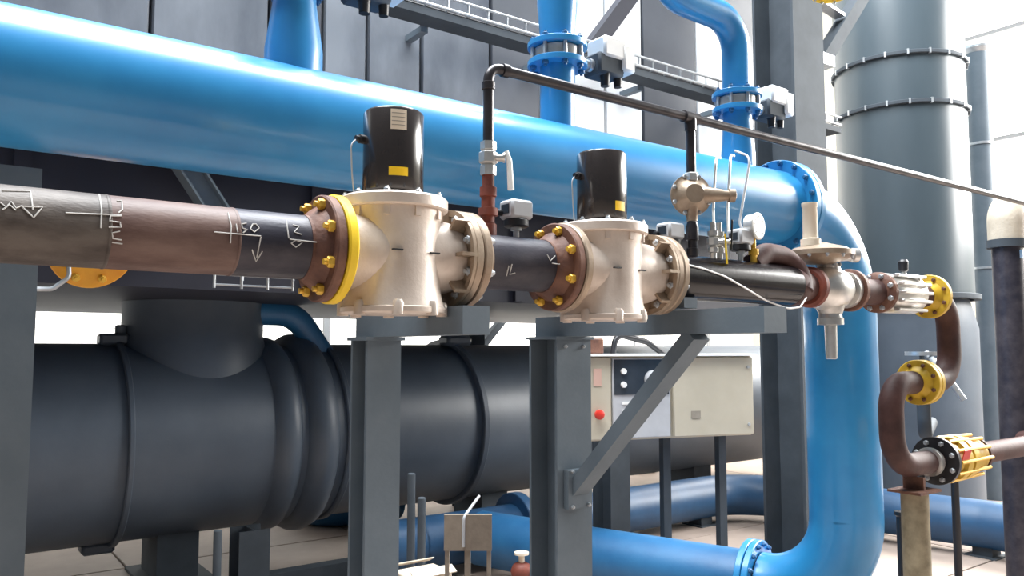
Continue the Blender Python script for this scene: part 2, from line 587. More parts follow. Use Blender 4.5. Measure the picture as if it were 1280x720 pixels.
# --- slow opening gas valves
def gas_valve(x0, label, tilt_label):
    root = thing('gas_valve', (x0, GY, GZ - .17), label, 'valve', 'motorised aluminium gas valves on the gas line')
    zb = GZ - .168
    XO = .034 if tilt_label else 0.0
    b = MB()
    b.lathe((x0, GY, zb + .018), AZ, [(0, .143), (.006, .141), (.03, .135), (.06, .131), (.20, .130), (.24, .131), (.262, .136), (.272, .136)], 56)
    b.lathe((F1 + .062 + x0 - VC, GY, GZ), AX, [(0, .10), (.04, .105), (.12, .112), (.27, .112), (.33 + XO, .105), (.355 + XO, .098)], 40)
    body = b.build('body', 'alu', root)
    MB().box((x0 - .055, GY - .126, GZ - .002), (.03, .01, .004)).box((x0 + .06, GY - .124, GZ - .004), (.03, .01, .004)).build('seam_mark', 'black', body)
    # base plate with lugs
    b = MB().lathe((x0, GY, zb), AZ, [(0, .143), (.003, .147), (.016, .147), (.019, .143)], 56)
    base = b.build('base_plate', 'alu', root)
    for k in range(8):
        a = 2 * math.pi * (k + .5) / 8
        MB().lathe((x0 + math.cos(a) * .138, GY + math.sin(a) * .138, zb - .006), AZ, [(0, .016), (.03, .016), (.04, .011)], 14).build('lug', 'alu', base)
    # cap
    zc = zb + .288
    cap = MB().lathe((x0, GY, zc), AZ, [(0, .148), (.004, .152), (.030, .152), (.036, .146), (.040, .10), (.046, .095)], 56).build('cap', 'alu', root)
    for k in range(10):
        a = 2 * math.pi * (k + .5) / 10
        put(BOLT_T, 'bolt', cap, (x0 + math.cos(a) * .137, GY + math.sin(a) * .137, zc + .034), AZ)
        MB().box((x0 + math.cos(a) * .130, GY + math.sin(a) * .130, zc - .012), (.02, .016, .03), (V(math.cos(a), math.sin(a), 0), V(-math.sin(a), math.cos(a), 0), AZ)).build('rib', 'alu', cap)
    # motor
    zm = zc + .040
    mr = .0855
    mo = MB().lathe((x0 - .004, GY, zm), AZ, [(0, .074), (.010, .074), (.012, mr - .003), (.016, mr), (.236, mr), (.243, mr - .005), (.246, mr - .02)], 56).build('motor', 'motor', root)
    vd = math.atan2(-GY, -x0)
    if tilt_label == 0:
        MB().arcpatch((x0 - .004, GY, zm), mr, vd - .10, vd + .42, .176, .232).build('label_plate', 'label', mo)
        MB().arcpatch((x0 - .004, GY, zm), mr, vd - .14, vd + .48, .048, .072).build('warning_label', 'label_y', mo)
        b = MB()
        for q in range(4):
            b.arcpatch((x0 - .004, GY, zm), mr + .0015, vd - .06, vd + .36, .187 + q * .011, .189 + q * .011, th=.0004)
        b.build('print_line', 'grey_print', mo)
    else:
        MB().arcpatch((x0 - .004, GY, zm), mr, vd + .55, vd + 1.05, .036, .068).build('warning_label', 'label_y', mo)
    # cable gland and wire on the left of the motor
    gl = V(x0 - .004 - mr * .95, GY + .02, zm + .16)
    MB().lathe(gl, V(-1, -.1, 0), [(-.01, .013), (.016, .013), (.018, .008), (.028, .008)], 12).build('cable_gland', 'black', mo)
    MB().sweep(fillet([gl + V(-.02, 0, 0), gl + V(-.045, -.01, -.02), gl + V(-.04, -.01, -.11), gl + V(-.03, -.005, -.165)], .03), .0022, 8).build('wire', 'greyplast', mo)
    # inlet flange (yellow rim on the first, bare on the second)
    xf = x0 - VC + F1 + .032
    m = 'yellow' if tilt_label == 0 else 'alu_brown'
    MB().lathe((xf, GY, GZ), AX, [(0, FR), (.005, FR + .004), (.024, FR + .004), (.030, FR - .004), (.031, .10)], 56).build('inlet_flange', m, root)
    # outlet flange with gussets
    xo = x0 - VC + 1.246 + XO
    of = MB().lathe((xo, GY, GZ), AX, [(-.002, .098), (0, FR - .004), (.004, FR), (.024, FR), (.026, FR - .003)], 56).build('outlet_flange', 'alu_brown', root)
    MB().ring((xo, GY, GZ), AX, -.010, 0, FR - .018, FR, 48).build('flange_lip', 'alu_brown', of)
    for k in range(8):
        a = 2 * math.pi * k / 8
        d, e = V(0, math.cos(a), math.sin(a)), V(0, -math.sin(a), math.cos(a))
        MB().prism([(-.005, 0), (.005, 0), (.005, .075), (-.005, .075)], V(xo - .05, GY, GZ) + d * .07, e, d, AX, .05).build('gusset', 'alu_brown', of)
    bolts(of, BOLT_S, (xo, GY, GZ), V(-1, 0, 0), .118, 8)
    return root


gas_valve(VC, 'cast aluminium gas valve with tall black motor, cream and yellow labels, yellow-rimmed flange', 0)
gas_valve(VC + DV, 'second cast aluminium gas valve, behind the first, black motor with one small yellow sticker', 1)

# --- spool between the valves
X2 = 1.276
X3 = F1 + DV
g2 = thing('gas_pipe', ((X2 + X3) / 2, GY, GZ), 'short dark pipe spool bolted between the two aluminium gas valves', 'pipe')
MB().lathe((X2 + .03, GY, GZ), AX, [(0, GR), (X3 - X2 - .05, GR)], 56).build('pipe_section', 'gas_dark', g2)
pipe_flange(g2, X2, 1, 'alu_brown', BOLT_S)
pipe_flange(g2, X3 + .030, -1)
chalk(g2, [[(636, 332), (633, 345)], [(640, 330), (637, 343), (644, 341)], [(684, 318), (688, 326), (694, 320)], [(690, 329), (712, 332)]], .0018)

# --- spool after the second valve
X4 = X2 + DV + .034
X5 = gx(985)
g3 = thing('gas_pipe', ((X4 + X5) / 2, GY, GZ), 'glossy black gas pipe right of the second valve with small switches on top', 'pipe')
MB().lathe((X4 + .03, GY, GZ), AX, [(0, GR), (X5 - X4 - .03, GR)], 56).build('pipe_section', 'gas_black', g3)
pipe_flange(g3, X4, 1, 'alu_brown', BOLT_S)
MB().lathe((X5, GY, GZ), AX, [(0, GR), (.03, GR + .001), (.11, .062), (.13, .06)], 40).build('reducer', 'brown_pipe', g3)
weld(g3, X5, 'brown_pipe')

# --- white wire looping along the black spool
wire = []
for px, py in ((860, 331), (880, 336), (905, 345), (930, 359), (958, 376)):
    p = on_cyl(px, py, GY, GZ, GR + .004)
    wire.append(p)
wire += [at(985, 386, Y=GY - .1), at(1000, 384, Y=GY - .1), at(1008, 372, Y=GY - .08)]
MB().sweep(fillet(wire, .05), .0035, 8).build('cable', 'white', base=wire[0], label='thin white cable drooping across the glossy black gas pipe', cat='cable')


# --- small pressure switches
def pressure_switch(x, dy, label):
    z = GZ + math.sqrt(GR ** 2 - dy ** 2) - .002
    r = thing('pressure_switch', (x, GY + dy, z), label, 'switch', 'pressure switches on the gas pipes')
    MB().lathe((x, GY + dy, z), AZ, [(0, .010), (.03, .010), (.03, .018), (.045, .018)], 12).build('stem', 'galv', r)
    MB().lathe((x, GY + dy, z + .04), AZ, [(0, .034), (.004, .040), (.022, .040), (.026, .036)], 24).build('diaphragm_case', 'black', r)
    h = MB().box((x, GY + dy, z + .095), (.085, .075, .060), bev=.008).build('housing', 'greyplast', r)
    MB().box((x - .0436, GY + dy, z + .095), (.002, .04, .03)).build('dial_window', 'screen', h)
    MB().lathe((x - .043, GY + dy + .02, z + .085), V(-1, 0, 0), [(0, .010), (.018, .010), (.02, .006)], 10).build('cable_gland', 'black', h)


pressure_switch(gx(650), .02, 'grey box pressure switch on the spool between the two valves')
pressure_switch(gx(846), .03, 'grey box pressure switch just right of the second valve')
pressure_switch(gx(926), .0, 'grey box pressure switch beside the round gauge on the black pipe')

# --- thin black tube overhead (bypass line) with its ball valve
TX = gx(610)
TZ = at(625, 87, Y=GY).z
TR = .0168
t = thing('bypass_tube', (TX, GY, GZ + GR), 'thin black steel tube rising left and running overhead to the right edge', 'pipe')
MB().sweep(fillet([(TX, GY, GZ + .36), (TX, GY, TZ), (13.98, GY, TZ)], .045), TR, 20).build('tube', 'blackpipe', t)
MB().lathe((TX, GY, TZ - .075), AZ, [(0, .018), (.002, .021), (.024, .021), (.026, .018)], 18).build('elbow_collar', 'blackpipe', t)
MB().lathe((TX + .05, GY, TZ), AX, [(0, .018), (.002, .0215), (.024, .0215), (.026, .018)], 18).build('elbow_collar', 'blackpipe', t)
MB().lathe((TX, GY, GZ + GR - .004), AZ, [(0, .026), (.035, .026), (.04, .020), (.06, .020), (.062, .030), (.085, .030), (.087, .021), (.12, .021), (.122, .026), (.15, .026), (.152, .019), (.19, .019)], 20).build('rusty_nipple', 'rust_red', t)
T2 = gx(866)
MB().lathe((T2 - .04, GY, TZ), AX, [(0, .018), (.002, .023), (.078, .023), (.08, .018)], 18).lathe((T2, GY, TZ - .05), AZ, [(0, .023), (.05, .023)], 18).build('tee', 'blackpipe', t)
MB().lathe((13.96, GY, TZ), AX, [(0, .06), (.03, .06)], 18).build('wall_rosette', 'blackpipe', t)
b = thing('ball_valve', (TX, GY, GZ + .265), 'silver ball valve with white lever on the thin rising tube', 'valve')
zz = GZ + .268
MB().lathe((TX, GY, zz), AZ, [(0, .017), (.0, .025), (.03, .025), (.034, .021), (.040, .029), (.070, .029), (.076, .021), (.08, .025), (.105, .025)], 6).build('body', 'silver', b)
MB().lathe((TX, GY, zz + .055), V(.8, -.6, 0), [(0, .012), (.045, .012), (.045, .016), (.052, .016)], 12).build('stem', 'silver', b)
p = V(TX, GY, zz + .055) + V(.8, -.6, 0) * .055
MB().sweep(fillet([p + V(0, 0, .02), p + V(.008, -.006, -.01), p + V(.012, -.009, -.10)], .02), [.008] + [.009] * 9 + [.011], 10).build('lever', 'white', b)

# --- pilot regulator hanging from the overhead tube
p0 = V(T2, GY, TZ - .05)
pr = thing('pilot_regulator', (T2, GY, GZ + GR), 'small round silver regulator with sideways spindle under the thin overhead tube', 'regulator')
zr = at(866, 244, Y=GY).z
MB().lathe((T2, GY, zr + .06), AZ, [(0, .018), (p0.z - zr - .06, .018)], 18).build('drop_tube', 'blackpipe', pr)
MB().lathe((T2, GY, zr + .05), AZ, [(0, .022), (.004, .027), (.03, .027), (.034, .022)], 6).build('union_nut', 'silver', pr)
dd = V(.85, -.52, 0)
db = V(-.45, -.89, 0)
rb = MB().lathe(V(T2, GY, zr) - db * .045, db, [(0, .03), (.006, .062), (.016, .070), (.03, .072), (.032, .080), (.044, .080), (.046, .070), (.066, .050), (.08, .036)], 36).build('diaphragm_body', 'alu_brown', pr)
bolts(rb, BOLT_T, V(T2, GY, zr) - db * .001, db, .074, 8)
MB().lathe(V(T2, GY, zr) + dd * .03, dd, [(0, .034), (.04, .030), (.11, .020), (.113, .026), (.135, .026), (.139, .018)], 20).build('spindle', 'alu_brown', pr)
MB().lathe((T2, GY, zr - .10), AZ, [(0, .02), (.05, .024), (.06, .03)], 16).build('outlet_neck', 'alu_brown', pr)
MB().lathe((T2, GY, GZ + GR - .003), AZ, [(0, .022), (.03, .022), (.032, .017), (.06, .017), (.062, .024), (zr - .12 - GZ - GR, .024), (zr - .10 - GZ - GR, .018)], 16).build('inlet_nipple', 'blackpipe', pr)


def lever_valve(px, label, hm, yoff=0.0, hdir=1):
    x = gx(px)
    z = GZ + math.sqrt(GR ** 2 - yoff ** 2) - .003
    r = thing('lever_valve', (x, GY + yoff, z), label, 'valve', 'small lever valves on the black gas pipe')
    c = V(x, GY + yoff, z)
    MB().lathe(c, AZ, [(0, .013), (.022, .013), (.024, .020), (.042, .020), (.046, .014), (.052, .024), (.078, .024), (.084, .014), (.088, .020), (.105, .020), (.107, .011), (.14, .011)], 8).build('body', 'silver', r)
    MB().lathe(c + V(0, 0, .064), V(.6, -.8, 0), [(0, .01), (.036, .01), (.038, .014), (.043, .014)], 10).build('stem', 'silver', r)
    q = c + V(0, 0, .064) + V(.6, -.8, 0) * .044
    MB().bar(q + V(0, 0, .03 * hdir), q + V(.004, -.004, -.085 * hdir), .007, .020, V(.6, -.8, 0)).build('lever', hm, r)


lever_valve(884, 'small silver valve with yellow lever under the round pilot regulator', 'yellow', -.03)
lever_valve(897, 'small silver valve with black lever next to the yellow-levered valve', 'black', -.01, -1)

# --- impulse lines going up
for px, top, lab in ((893, 196, 'thin bright impulse tube bent up from the valves beside the pilot regulator'), (911, 193, 'thin impulse tube rising between the pilot regulator and the gauge')):
    a = at(px, 318, Y=GY + .02)
    c = at(px + 2, top, Y=GY + .05)
    mid = a + (c - a) * .45 + V(.012, .02, 0)
    MB().sweep(fillet([V(a.x, a.y, GZ + GR - .01), a + V(0, 0, .03), mid, c, c + V(.10, .06, .02)], .05), .005, 8).build('impulse_tube', 'silver', base=(a.x, a.y, GZ + GR), label=lab, cat='tube')

# --- gauge
gxp = gx(937)
gz = at(943, 283, Y=GY - .03).z
gg = thing('pressure_gauge', (gxp, GY, GZ + GR), 'round pressure gauge with silver bezel on a brass stem', 'gauge')
MB().lathe((gxp, GY - .02, GZ + GR - .006), AZ, [(0, .014), (.03, .014), (.032, .02), (.055, .02), (.057, .010), (gz - GZ - GR - .03, .010)], 10).build('stem', 'yellow_bolt', gg)
nd = V(.15, -.99, 0).normalized()
MB().lathe(V(gxp, GY - .02, gz) - nd * .02, nd, [(0, .035), (.004, .05), (.034, .05), (.036, .054), (.044, .054), (.046, .048)], 32).build('bezel', 'silver', gg)
fc = MB().lathe(V(gxp, GY - .02, gz) + nd * .0262, nd, [(0, .046), (.001, .046)], 32).build('dial', 'white', gg)
gu = V(-nd.y, nd.x, 0)
b = MB()
for k in range(11):
    a = math.radians(-45 + 27 * k)
    d = gu * math.cos(a) + AZ * math.sin(a)
    b.bar(V(gxp, GY - .02, gz) + nd * .0276 + d * .032, V(gxp, GY - .02, gz) + nd * .0276 + d * .042, .0008, .003, nd)
b.build('scale_marks', 'black', fc)
q = V(gxp, GY - .02, gz) + nd * .0285
MB().bar(q, q + V(.02, .013, .026), .0012, .004, nd).build('needle', 'black', fc)
up = V(gxp - .004, GY - .01, gz + .05)
tb = at(938, 196, Y=GY + .02)
MB().sweep(fillet([V(gxp - .012, GY, GZ + GR + .07), V(gxp - .02, GY + .03, gz + .02), V(tb.x, tb.y, tb.z), V(tb.x + .03, tb.y + .1, tb.z + .05)], .06), .005, 8).build('impulse_tube', 'greyplast', base=(gxp - .012, GY, GZ + GR), label='pale impulse tube standing up right behind the round gauge', cat='tube')

# ================================================================== REGULATOR AND EXPANSION LOOP
RX0 = X5 + .13
rg = thing('gas_regulator', (gx(1037), GY, GZ - .2), 'silver gas pressure regulator with saucer-shaped head, top tube and bottom spring tube', 'regulator')
rc = gx(1036)
MB().lathe((RX0, GY, GZ), AX, [(0, .075), (.012, .088), (.034, .088), (.036, .06)], 32).build('inlet_flange', 'rust_red', rg)
b = MB().lathe((RX0 + .03, GY, GZ), AX, [(0, .055), (.03, .07), (.07, .092), (.13, .098), (.19, .090), (.23, .07), (.25, .06)], 32)
b.lathe((rc, GY, GZ - .11), AZ, [(0, .05), (.06, .07), (.18, .055), (.22, .04)], 24)
bd = b.build('body', 'silver', rg)
for k in range(6):
    a = 2 * math.pi * k / 6
    put(BOLT_T, 'bolt', bd, (rc + math.cos(a) * .045, GY + math.sin(a) * .045, GZ + .10), AZ)
of = MB().lathe((RX0 + .275, GY, GZ), AX, [(0, .07), (.004, .082), (.03, .082), (.034, .07)], 32).build('outlet_flange', 'silver', rg)
# neck, saucer head, spring tower
sx, sz = gx(1025), at(1025, 318, Y=GY).z
MB().lathe((rc - .02, GY, GZ + .09), AZ, [(0, .04), (.03, .032), (sz - GZ - .10, .032)], 20).build('neck', 'silver', rg)
hd = MB().lathe((sx, GY, sz - .045), AZ, [(0, .03), (.004, .06), (.022, .115), (.034, .130), (.036, .143), (.056, .143), (.058, .130), (.072, .11), (.088, .05), (.092, .04)], 48).build('saucer_head', 'alu_brown', rg)
bolts(hd, BOLT_T, (sx, GY, sz - .009), -AZ, .136, 12)
tx = gx(1009)
tz = at(1007, 256, Y=GY).z
MB().lathe((tx + .03, GY, sz + .03), AZ, [(0, .042), (.03, .042), (.034, .032), (tz - sz - .04, .030), (tz - sz - .034, .034), (tz - sz - .02, .034), (tz - sz - .018, .02)], 24).build('spring_tower', 'label', rg)
MB().lathe((sx, GY, sz), V(.9, -.43, 0), [(.10, .028), (.15, .026), (.155, .032), (.18, .032), (.184, .02)], 16).build('side_plug', 'silver', rg)
z0 = at(1037, 449, Y=GY).z
z1 = at(1037, 398, Y=GY).z
MB().lathe((rc, GY, z0), AZ, [(0, .018), (.004, .024), (z1 - z0 - .03, .026), (z1 - z0 - .028, .055), (z1 - z0, .055), (z1 - z0 + .004, .05), (GZ - .09 - z0, .045)], 24).build('bottom_tube', 'silver', rg)

# bent brown sensing pipe in front of the regulator inlet
bp = [at(940, 330, Y=GY), at(955, 316, Y=GY), at(982, 321, Y=GY), at(1001, 343, Y=GY - .03), at(1003, 364, Y=GY - .05)]
bp[0].z = GZ + GR - .01
MB().sweep(fillet(bp, .10), .043, 20).build('bent_pipe', 'brown_pipe', base=bp[0], label='bent rusty brown pipe arching from the black pipe to the regulator inlet', cat='pipe')

# rusty flange pair with pale bolts
fx = RX0 + .312
X6 = gx(1098)
ff = thing('flange_spool', (fx, GY, GZ - .1), 'short rusty flanged spool with pale bolts between regulator and silver block valve', 'flange')
MB().lathe((fx, GY, GZ), AX, [(0, .06), (X6 - fx, .06)], 32).build('pipe_section', 'brown_pipe', ff)
for xx, d in ((fx, 1), (X6, -1)):
    f = MB().lathe((xx, GY, GZ), AX * d, [(0, .092), (.003, .096), (.024, .096), (.027, .092), (.04, .065)], 36).build('flange', 'rust', ff)
    bolts(f, BOLT_S, (xx + d * .027, GY, GZ), AX * d, .078, 8)

# silver block valve with black knob
X7 = gx(1138)
bv = thing('block_valve', ((X6 + X7) / 2, GY, GZ - .1), 'silver finned block valve with a black knob on top, right of the rusty flanges', 'valve')
L = X7 - X6 - .004
b = MB().lathe((X6 + .002, GY, GZ), AX, [(0, .085), (.02, .095), (L - .02, .095), (L, .085)], 36)
vb = b.build('body', 'silver', bv)
for k in range(5):
    zq = GZ - .08 + k * .04
    hw = math.sqrt(max(.0, .112 ** 2 - (zq - GZ) ** 2))
    MB().box((X6 + L / 2, GY - hw * .93, zq), (L - .03, .03, .014), bev=.003).build('fin', 'silver', vb)
kx = gx(1129)
kz = at(1129, 345, Y=GY).z
MB().lathe((kx, GY, GZ + .08), AZ, [(0, .018), (kz - GZ - .06, .012), (kz - GZ - .05, .012)], 14).build('knob_stem', 'silver', bv)
MB().lathe((kx, GY, kz + .02), AZ, [(0, .014), (.006, .022), (.05, .024), (.06, .016)], 16).build('knob', 'black', bv)

# pipe loop with yellow flanges
PR = .056
YX1, YZ1 = at(1160, 378, Y=GY).x, GZ
p2 = at(1146, 478, Y=GY)
rx = at(1186, 430, Y=GY).x
p3 = at(1114, 520, Y=GY)
zl = at(1170, 576, Y=GY).z
xl = at(1172, 576, Y=GY).x


def yflange(parent, x, z, m='ochre', r=.110, bm=BOLT_K, th=.026):
    f = MB().lathe((x, GY, z), AX, [(0, r - .003), (.003, r), (th, r), (th + .003, r - .003)], 40)
    f.lathe((x - .045, GY, z), AX, [(0, PR + .001), (.02, PR + .002), (.045, .078)], 28)
    fo = f.build('flange', m, parent)
    bolts(fo, bm, (x, GY, z), V(-1, 0, 0), r - .022, 8)
    return fo


l1 = thing('pipe_bend', (rx, GY, p2.z), 'dark C-shaped pipe bend between the two yellow flanges at far right', 'pipe')
MB().sweep(fillet([(X7, GY, GZ), (rx, GY, GZ), (rx, GY, p2.z), (p2.x + .03, GY, p2.z)], .15), PR, 24).build('bend', 'brown_pipe', l1)
yflange(l1, YX1, GZ)
MB().lathe((p2.x + .034, GY, p2.z), AX, [(0, .107), (.003, .110), (.026, .110), (.029, .107), (.045, .078), (.07, PR)], 40).build('flange', 'ochre', l1)
l2 = thing('pipe_bend', (p3.x, GY, zl), 'brown S-bend pipe dropping from the lower yellow flange to the yellow fitting', 'pipe')
MB().sweep(fillet([(p2.x, GY, p2.z), (p3.x, GY, p2.z), (p3.x, GY, zl), (xl - .02, GY, zl)], .16), PR, 24).build('bend', 'brown_pipe', l2)
yflange(l2, p2.x + .002, p2.z)
MB().lathe((xl - .10, GY, zl), AX, [(0, PR + .002), (.004, .07), (.03, .07), (.034, .062), (.05, .062)], 24).build('clamp_ring', 'silver', l2)
f = MB().lathe((xl - .03, GY, zl), AX, [(0, .09), (.004, .118), (.026, .118), (.03, .11)], 40).build('flange', 'black', l2)
bolts(f, BOLT_S, (xl - .03, GY, zl), V(-1, 0, 0), .094, 8)
# yellow compensator
xe = at(1216, 572, Y=GY).x
yc = thing('compensator', (xl, GY, zl - .12), 'yellow ribbed round fitting with red sticker on the lowest pipe run', 'fitting')
b = MB()
n = 5
prof = []
Lc = xe - xl
for k in range(n):
    a0 = k * Lc / n
    rr = .118 - .012 * abs(k - 1.5)
    prof += [(a0 + .006, rr - .022), (a0 + .012, rr), (a0 + Lc / n - .012, rr), (a0 + Lc / n - .006, rr - .022)]
b.lathe((xl + .002, GY, zl), AX, prof, 40)
yb = b.build('ribbed_body', 'ochre', yc)
for k in range(12):
    a = 2 * math.pi * k / 12
    MB().sweep([V(xl + .004, GY + math.cos(a) * .112, zl + math.sin(a) * .112), V(xe - .01, GY + math.cos(a) * .104, zl + math.sin(a) * .104)], .009, 8).build('tie_rod', 'yellow_bolt', yc)
MB().box((xl + .05, GY - .118, zl + .035), (.07, .004, .05), (AX, V(0, .95, .3).normalized(), V(0, -.3, .95).normalized())).build('sticker', 'red', yb)
# tail pipe and riser at right edge
tp = thing('outlet_pipe', (xe, GY, zl - .06), 'dark pipe leaving the yellow fitting towards the black riser at the right edge', 'pipe')
rp = at(1264, 420, Y=2.2)
MB().sweep(fillet([(xe, GY, zl), (rp.x - .14, GY, zl), (rp.x - .05, rp.y - .06, zl)], .1), PR, 28).build('pipe_section', 'brown_pipe', tp)
MB().lathe((xe + .01, GY, zl), AX, [(0, .09), (.02, .09), (.03, .07)], 32).build('flange', 'brown_pipe', tp)

# support post with plate
pb = at(1147, 720, Y=GY)
ps = thing('support_post', (pb.x, GY, 0), 'mottled beige post carrying the lowest pipe bend', 'post')
ztop = at(1147, 612, Y=GY).z
MB().lathe((pb.x, GY, 0.012), AZ, [(0, .062), (ztop - .02, .062)], 28).build('post', 'post', ps)
MB().box((pb.x, GY, ztop), (.20, .16, .012)).build('head_plate', 'rust', ps)
MB().box((pb.x, GY, .012), (.24, .24, .016)).build('foot_plate', 'rust', ps)
MB().box((pb.x, GY, (ztop + zl - PR) / 2), (.02, .10, zl - PR - ztop)).build('web_plate', 'rust', ps)

# grey handwheel valve behind loop
hw = at(1152, 442, Y=2.5)
h = thing('handwheel_valve', (hw.x, hw.y, hw.z - .3), 'small dark valve with grey handwheel behind the pipe bend', 'valve')
MB().lathe((hw.x, hw.y, hw.z - .28), AZ, [(0, .05), (.10, .07), (.16, .05), (.2, .02), (.28, .012)], 20).build('body', 'steel_dark', h)
MB().ring((hw.x, hw.y, hw.z), AZ, -.012, .012, .07, .095, 28).box((hw.x, hw.y, hw.z), (.15, .02, .014)).box((hw.x, hw.y, hw.z), (.02, .15, .014)).build('handwheel', 'galv', h)
MB().sweep(fillet([(hw.x, hw.y, hw.z - .27), (hw.x, hw.y, hw.z - .5), (hw.x + .9, hw.y + .4, hw.z - .5)], .12), .04, 16).build('pipe', 'steel_dark', h)
hb = at(1176, 460, Y=2.3)
MB().sweep(fillet([(hw.x + .06, hw.y, hw.z), hb, at(1205, 500, Y=2.2)], .1), .018, 12).build('strap', 'galv', h)

# dark riser with beige elbow at the right edge
zt = at(1258, 300, Y=2.2).z
rs = thing('riser_pipe', (rp.x, rp.y, 0), 'thick dark vertical pipe with beige wrapped elbow at the right edge', 'pipe')
MB().lathe((rp.x, rp.y, 0), AZ, [(0, .088), (zt - .02, .088)], 36).build('pipe_section', 'gas_dark', rs)
el = [V(rp.x, rp.y, zt)] + fillet([(rp.x, rp.y, zt), (rp.x, rp.y, zt + .21), (rp.x + .55, rp.y + .05, zt + .21)], .16)
MB().sweep(el[1:], .105, 28).build('elbow', 'beige2', rs)
MB().ring((rp.x, rp.y, zt), AZ, -.05, .0, .086, .112, 32).build('collar', 'steel_dark', rs)
MB().box((rp.x - .02, rp.y - .09, zt - .10), (.02, .02, .05)).build('clip', 'galv', rs)

# ================================================================== BLUE HEADER
HY = 2.67
HR = .203
HZ = at(0, 94, Y=HY).z
BX = 4.38
BR = .56
LZ = .30
hd_ = thing('blue_header', (1.0, HY, HZ - HR), 'large glossy blue header pipe crossing the scene and bending down at right', 'pipe')
MB().lathe((-3.2, HY, HZ), AX, [(0, HR), (BX - BR + 3.2 - .01, HR)], 72).build('main_pipe', 'blue', hd_)
f = MB().ring((BX - BR - .05, HY, HZ), AX, 0, .04, HR - .005, HR + .062, 56, .004).build('flange', 'blue', hd_)
f = MB().ring((BX - BR - .006, HY, HZ), AX, 0, .04, HR - .005, HR + .062, 56, .004).build('flange', 'blue', hd_)
bolts(f, BOLT_B, (BX - BR - .05, HY, HZ), V(-1, 0, 0), HR + .040, 16)
MB().sweep([V(BX - BR - .012, HY, HZ)] + arc((BX - BR, HY, HZ - BR), AZ, AX, BR, 20) + [V(BX, HY, HZ - BR - .01)], HR, 56).build('upper_elbow', 'blue', hd_)
BL = .47
MB().lathe((BX, HY, LZ + BL - .005), AZ, [(0, HR), (HZ - BR - LZ - BL + .005, HR)], 56).build('riser', 'blue', hd_)
ld = V(math.cos(math.radians(108)), math.sin(math.radians(108)), 0)
cen = V(BX, HY, LZ + BL) + ld * BL
MB().sweep([V(BX, HY, LZ + BL + .01)] + arc(cen, -ld, -AZ, BL, 20) + [cen - AZ * BL + ld * .03], HR, 56).build('lower_elbow', 'blue', hd_)
e0 = cen - AZ * BL + ld * .04
f = MB().ring(e0, ld, 0, .04, HR - .005, HR + .07, 56, .004).ring(e0, ld, .045, .085, HR - .005, HR + .07, 56, .004).build('flange', 'blue', hd_)
bolts(f, BOLT_B, e0, -ld, HR + .045, 16)
run = 2.14
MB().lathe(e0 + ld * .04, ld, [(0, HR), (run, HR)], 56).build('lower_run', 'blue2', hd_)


# branches rising from the header, wafer valves with actuators
def branch(px, rb_, rt, zc, label_valve, upper=None, lab_up=None):
    x = at(px, 120, Y=HY).x
    z0 = HZ + HR * .7
    b = MB().lathe((x, HY, z0), AZ, [(0, rb_), (max(.1, zc - .30 - z0), rb_), (zc - .12 - z0, rt), (zc - .04 - z0, rt)], 36)
    b.build('branch', 'blue', hd_)
    fl_ = MB().ring((x, HY, zc - .07), AZ, 0, .026, rt - .004, rt + .055, 40, .003).build('flange', 'blue', hd_)
    bolts(fl_, BOLT_B, (x, HY, zc - .07), -AZ, rt + .034, 8)
    v = thing('butterfly_valve', (x, HY, zc - .042), label_valve, 'valve', 'silver wafer valves on the blue branches')
    MB().ring((x, HY, zc - .042), AZ, 0, .052, rt * .8, rt + .028, 36, .003).build('wafer_ring', 'silver', v)
    for k in range(8):
        a = 2 * math.pi * (k + .5) / 8
        MB().lathe((x + math.cos(a) * (rt + .036), HY + math.sin(a) * (rt + .036), zc - .08), AZ, [(0, .009), (.13, .009)], 8).build('stud', 'galv', v)
    MB().lathe((x + rt, HY, zc - .016), AX, [(0, .022), (.10, .022), (.10, .03), (.12, .03)], 16).build('shaft', 'galv', v)
    ax = x + rt + .20
    act = MB().box((ax, HY, zc - .01), (.16, .12, .10), bev=.012).build('actuator_base', 'steel_dark', v)
    MB().box((ax + .02, HY - .005, zc + .07), (.15, .13, .10), bev=.012).build('actuator_cover', 'white', v)
    MB().box((ax + .10, HY - .02, zc + .035), (.08, .11, .13), bev=.012).build('actuator_box', 'white', v)
    MB().lathe((ax - .02, HY - .03, zc - .07), AZ, [(-.04, .02), (0, .022), (.03, .03)], 14).build('cable_gland', 'black', act)
    MB().lathe((ax + .06, HY - .03, zc - .06), AZ, [(-.04, .018), (0, .02), (.03, .03)], 14).build('cable_gland', 'black', act)
    if upper is not None:
        r = thing('blue_branch_pipe', (x, HY, zc + .012), lab_up, 'pipe')
        uf = MB().ring((x, HY, zc + .013), AZ, 0, .026, rt - .004, rt + .055, 40, .003).build('flange', 'blue', r)
        bolts(uf, BOLT_B, (x, HY, zc + .039), AZ, rt + .034, 8)
        upper(r, x, zc + .02, rt)
    return x


zA = at(697, 66, Y=HY).z
zB = at(921, 126, Y=HY).z


def upA(r, x, z, rt):
    MB().lathe((x, HY, z), AZ, [(0, rt), (.06, rt), (.20, rt + .012), (.9, rt + .012)], 36).build('pipe', 'blue', r)


def upB(r, x, z, rt):
    a = at(925, 60, Y=HY)
    k1 = at(922, 28, Y=HY)
    k2 = at(828, 36, Y=HY)
    MB().sweep(fillet([(x, HY, z), (x, HY, k1.z), (k2.x, HY, k1.z + .01), (k2.x, HY, k1.z + .9)], .17, 10), rt, 32).build('swan_neck', 'blue', r)


def upC(r, x, z, rt):
    MB().lathe((x, HY, z), AZ, [(0, rt), (.5, rt)], 36).build('pipe', 'blue', r)


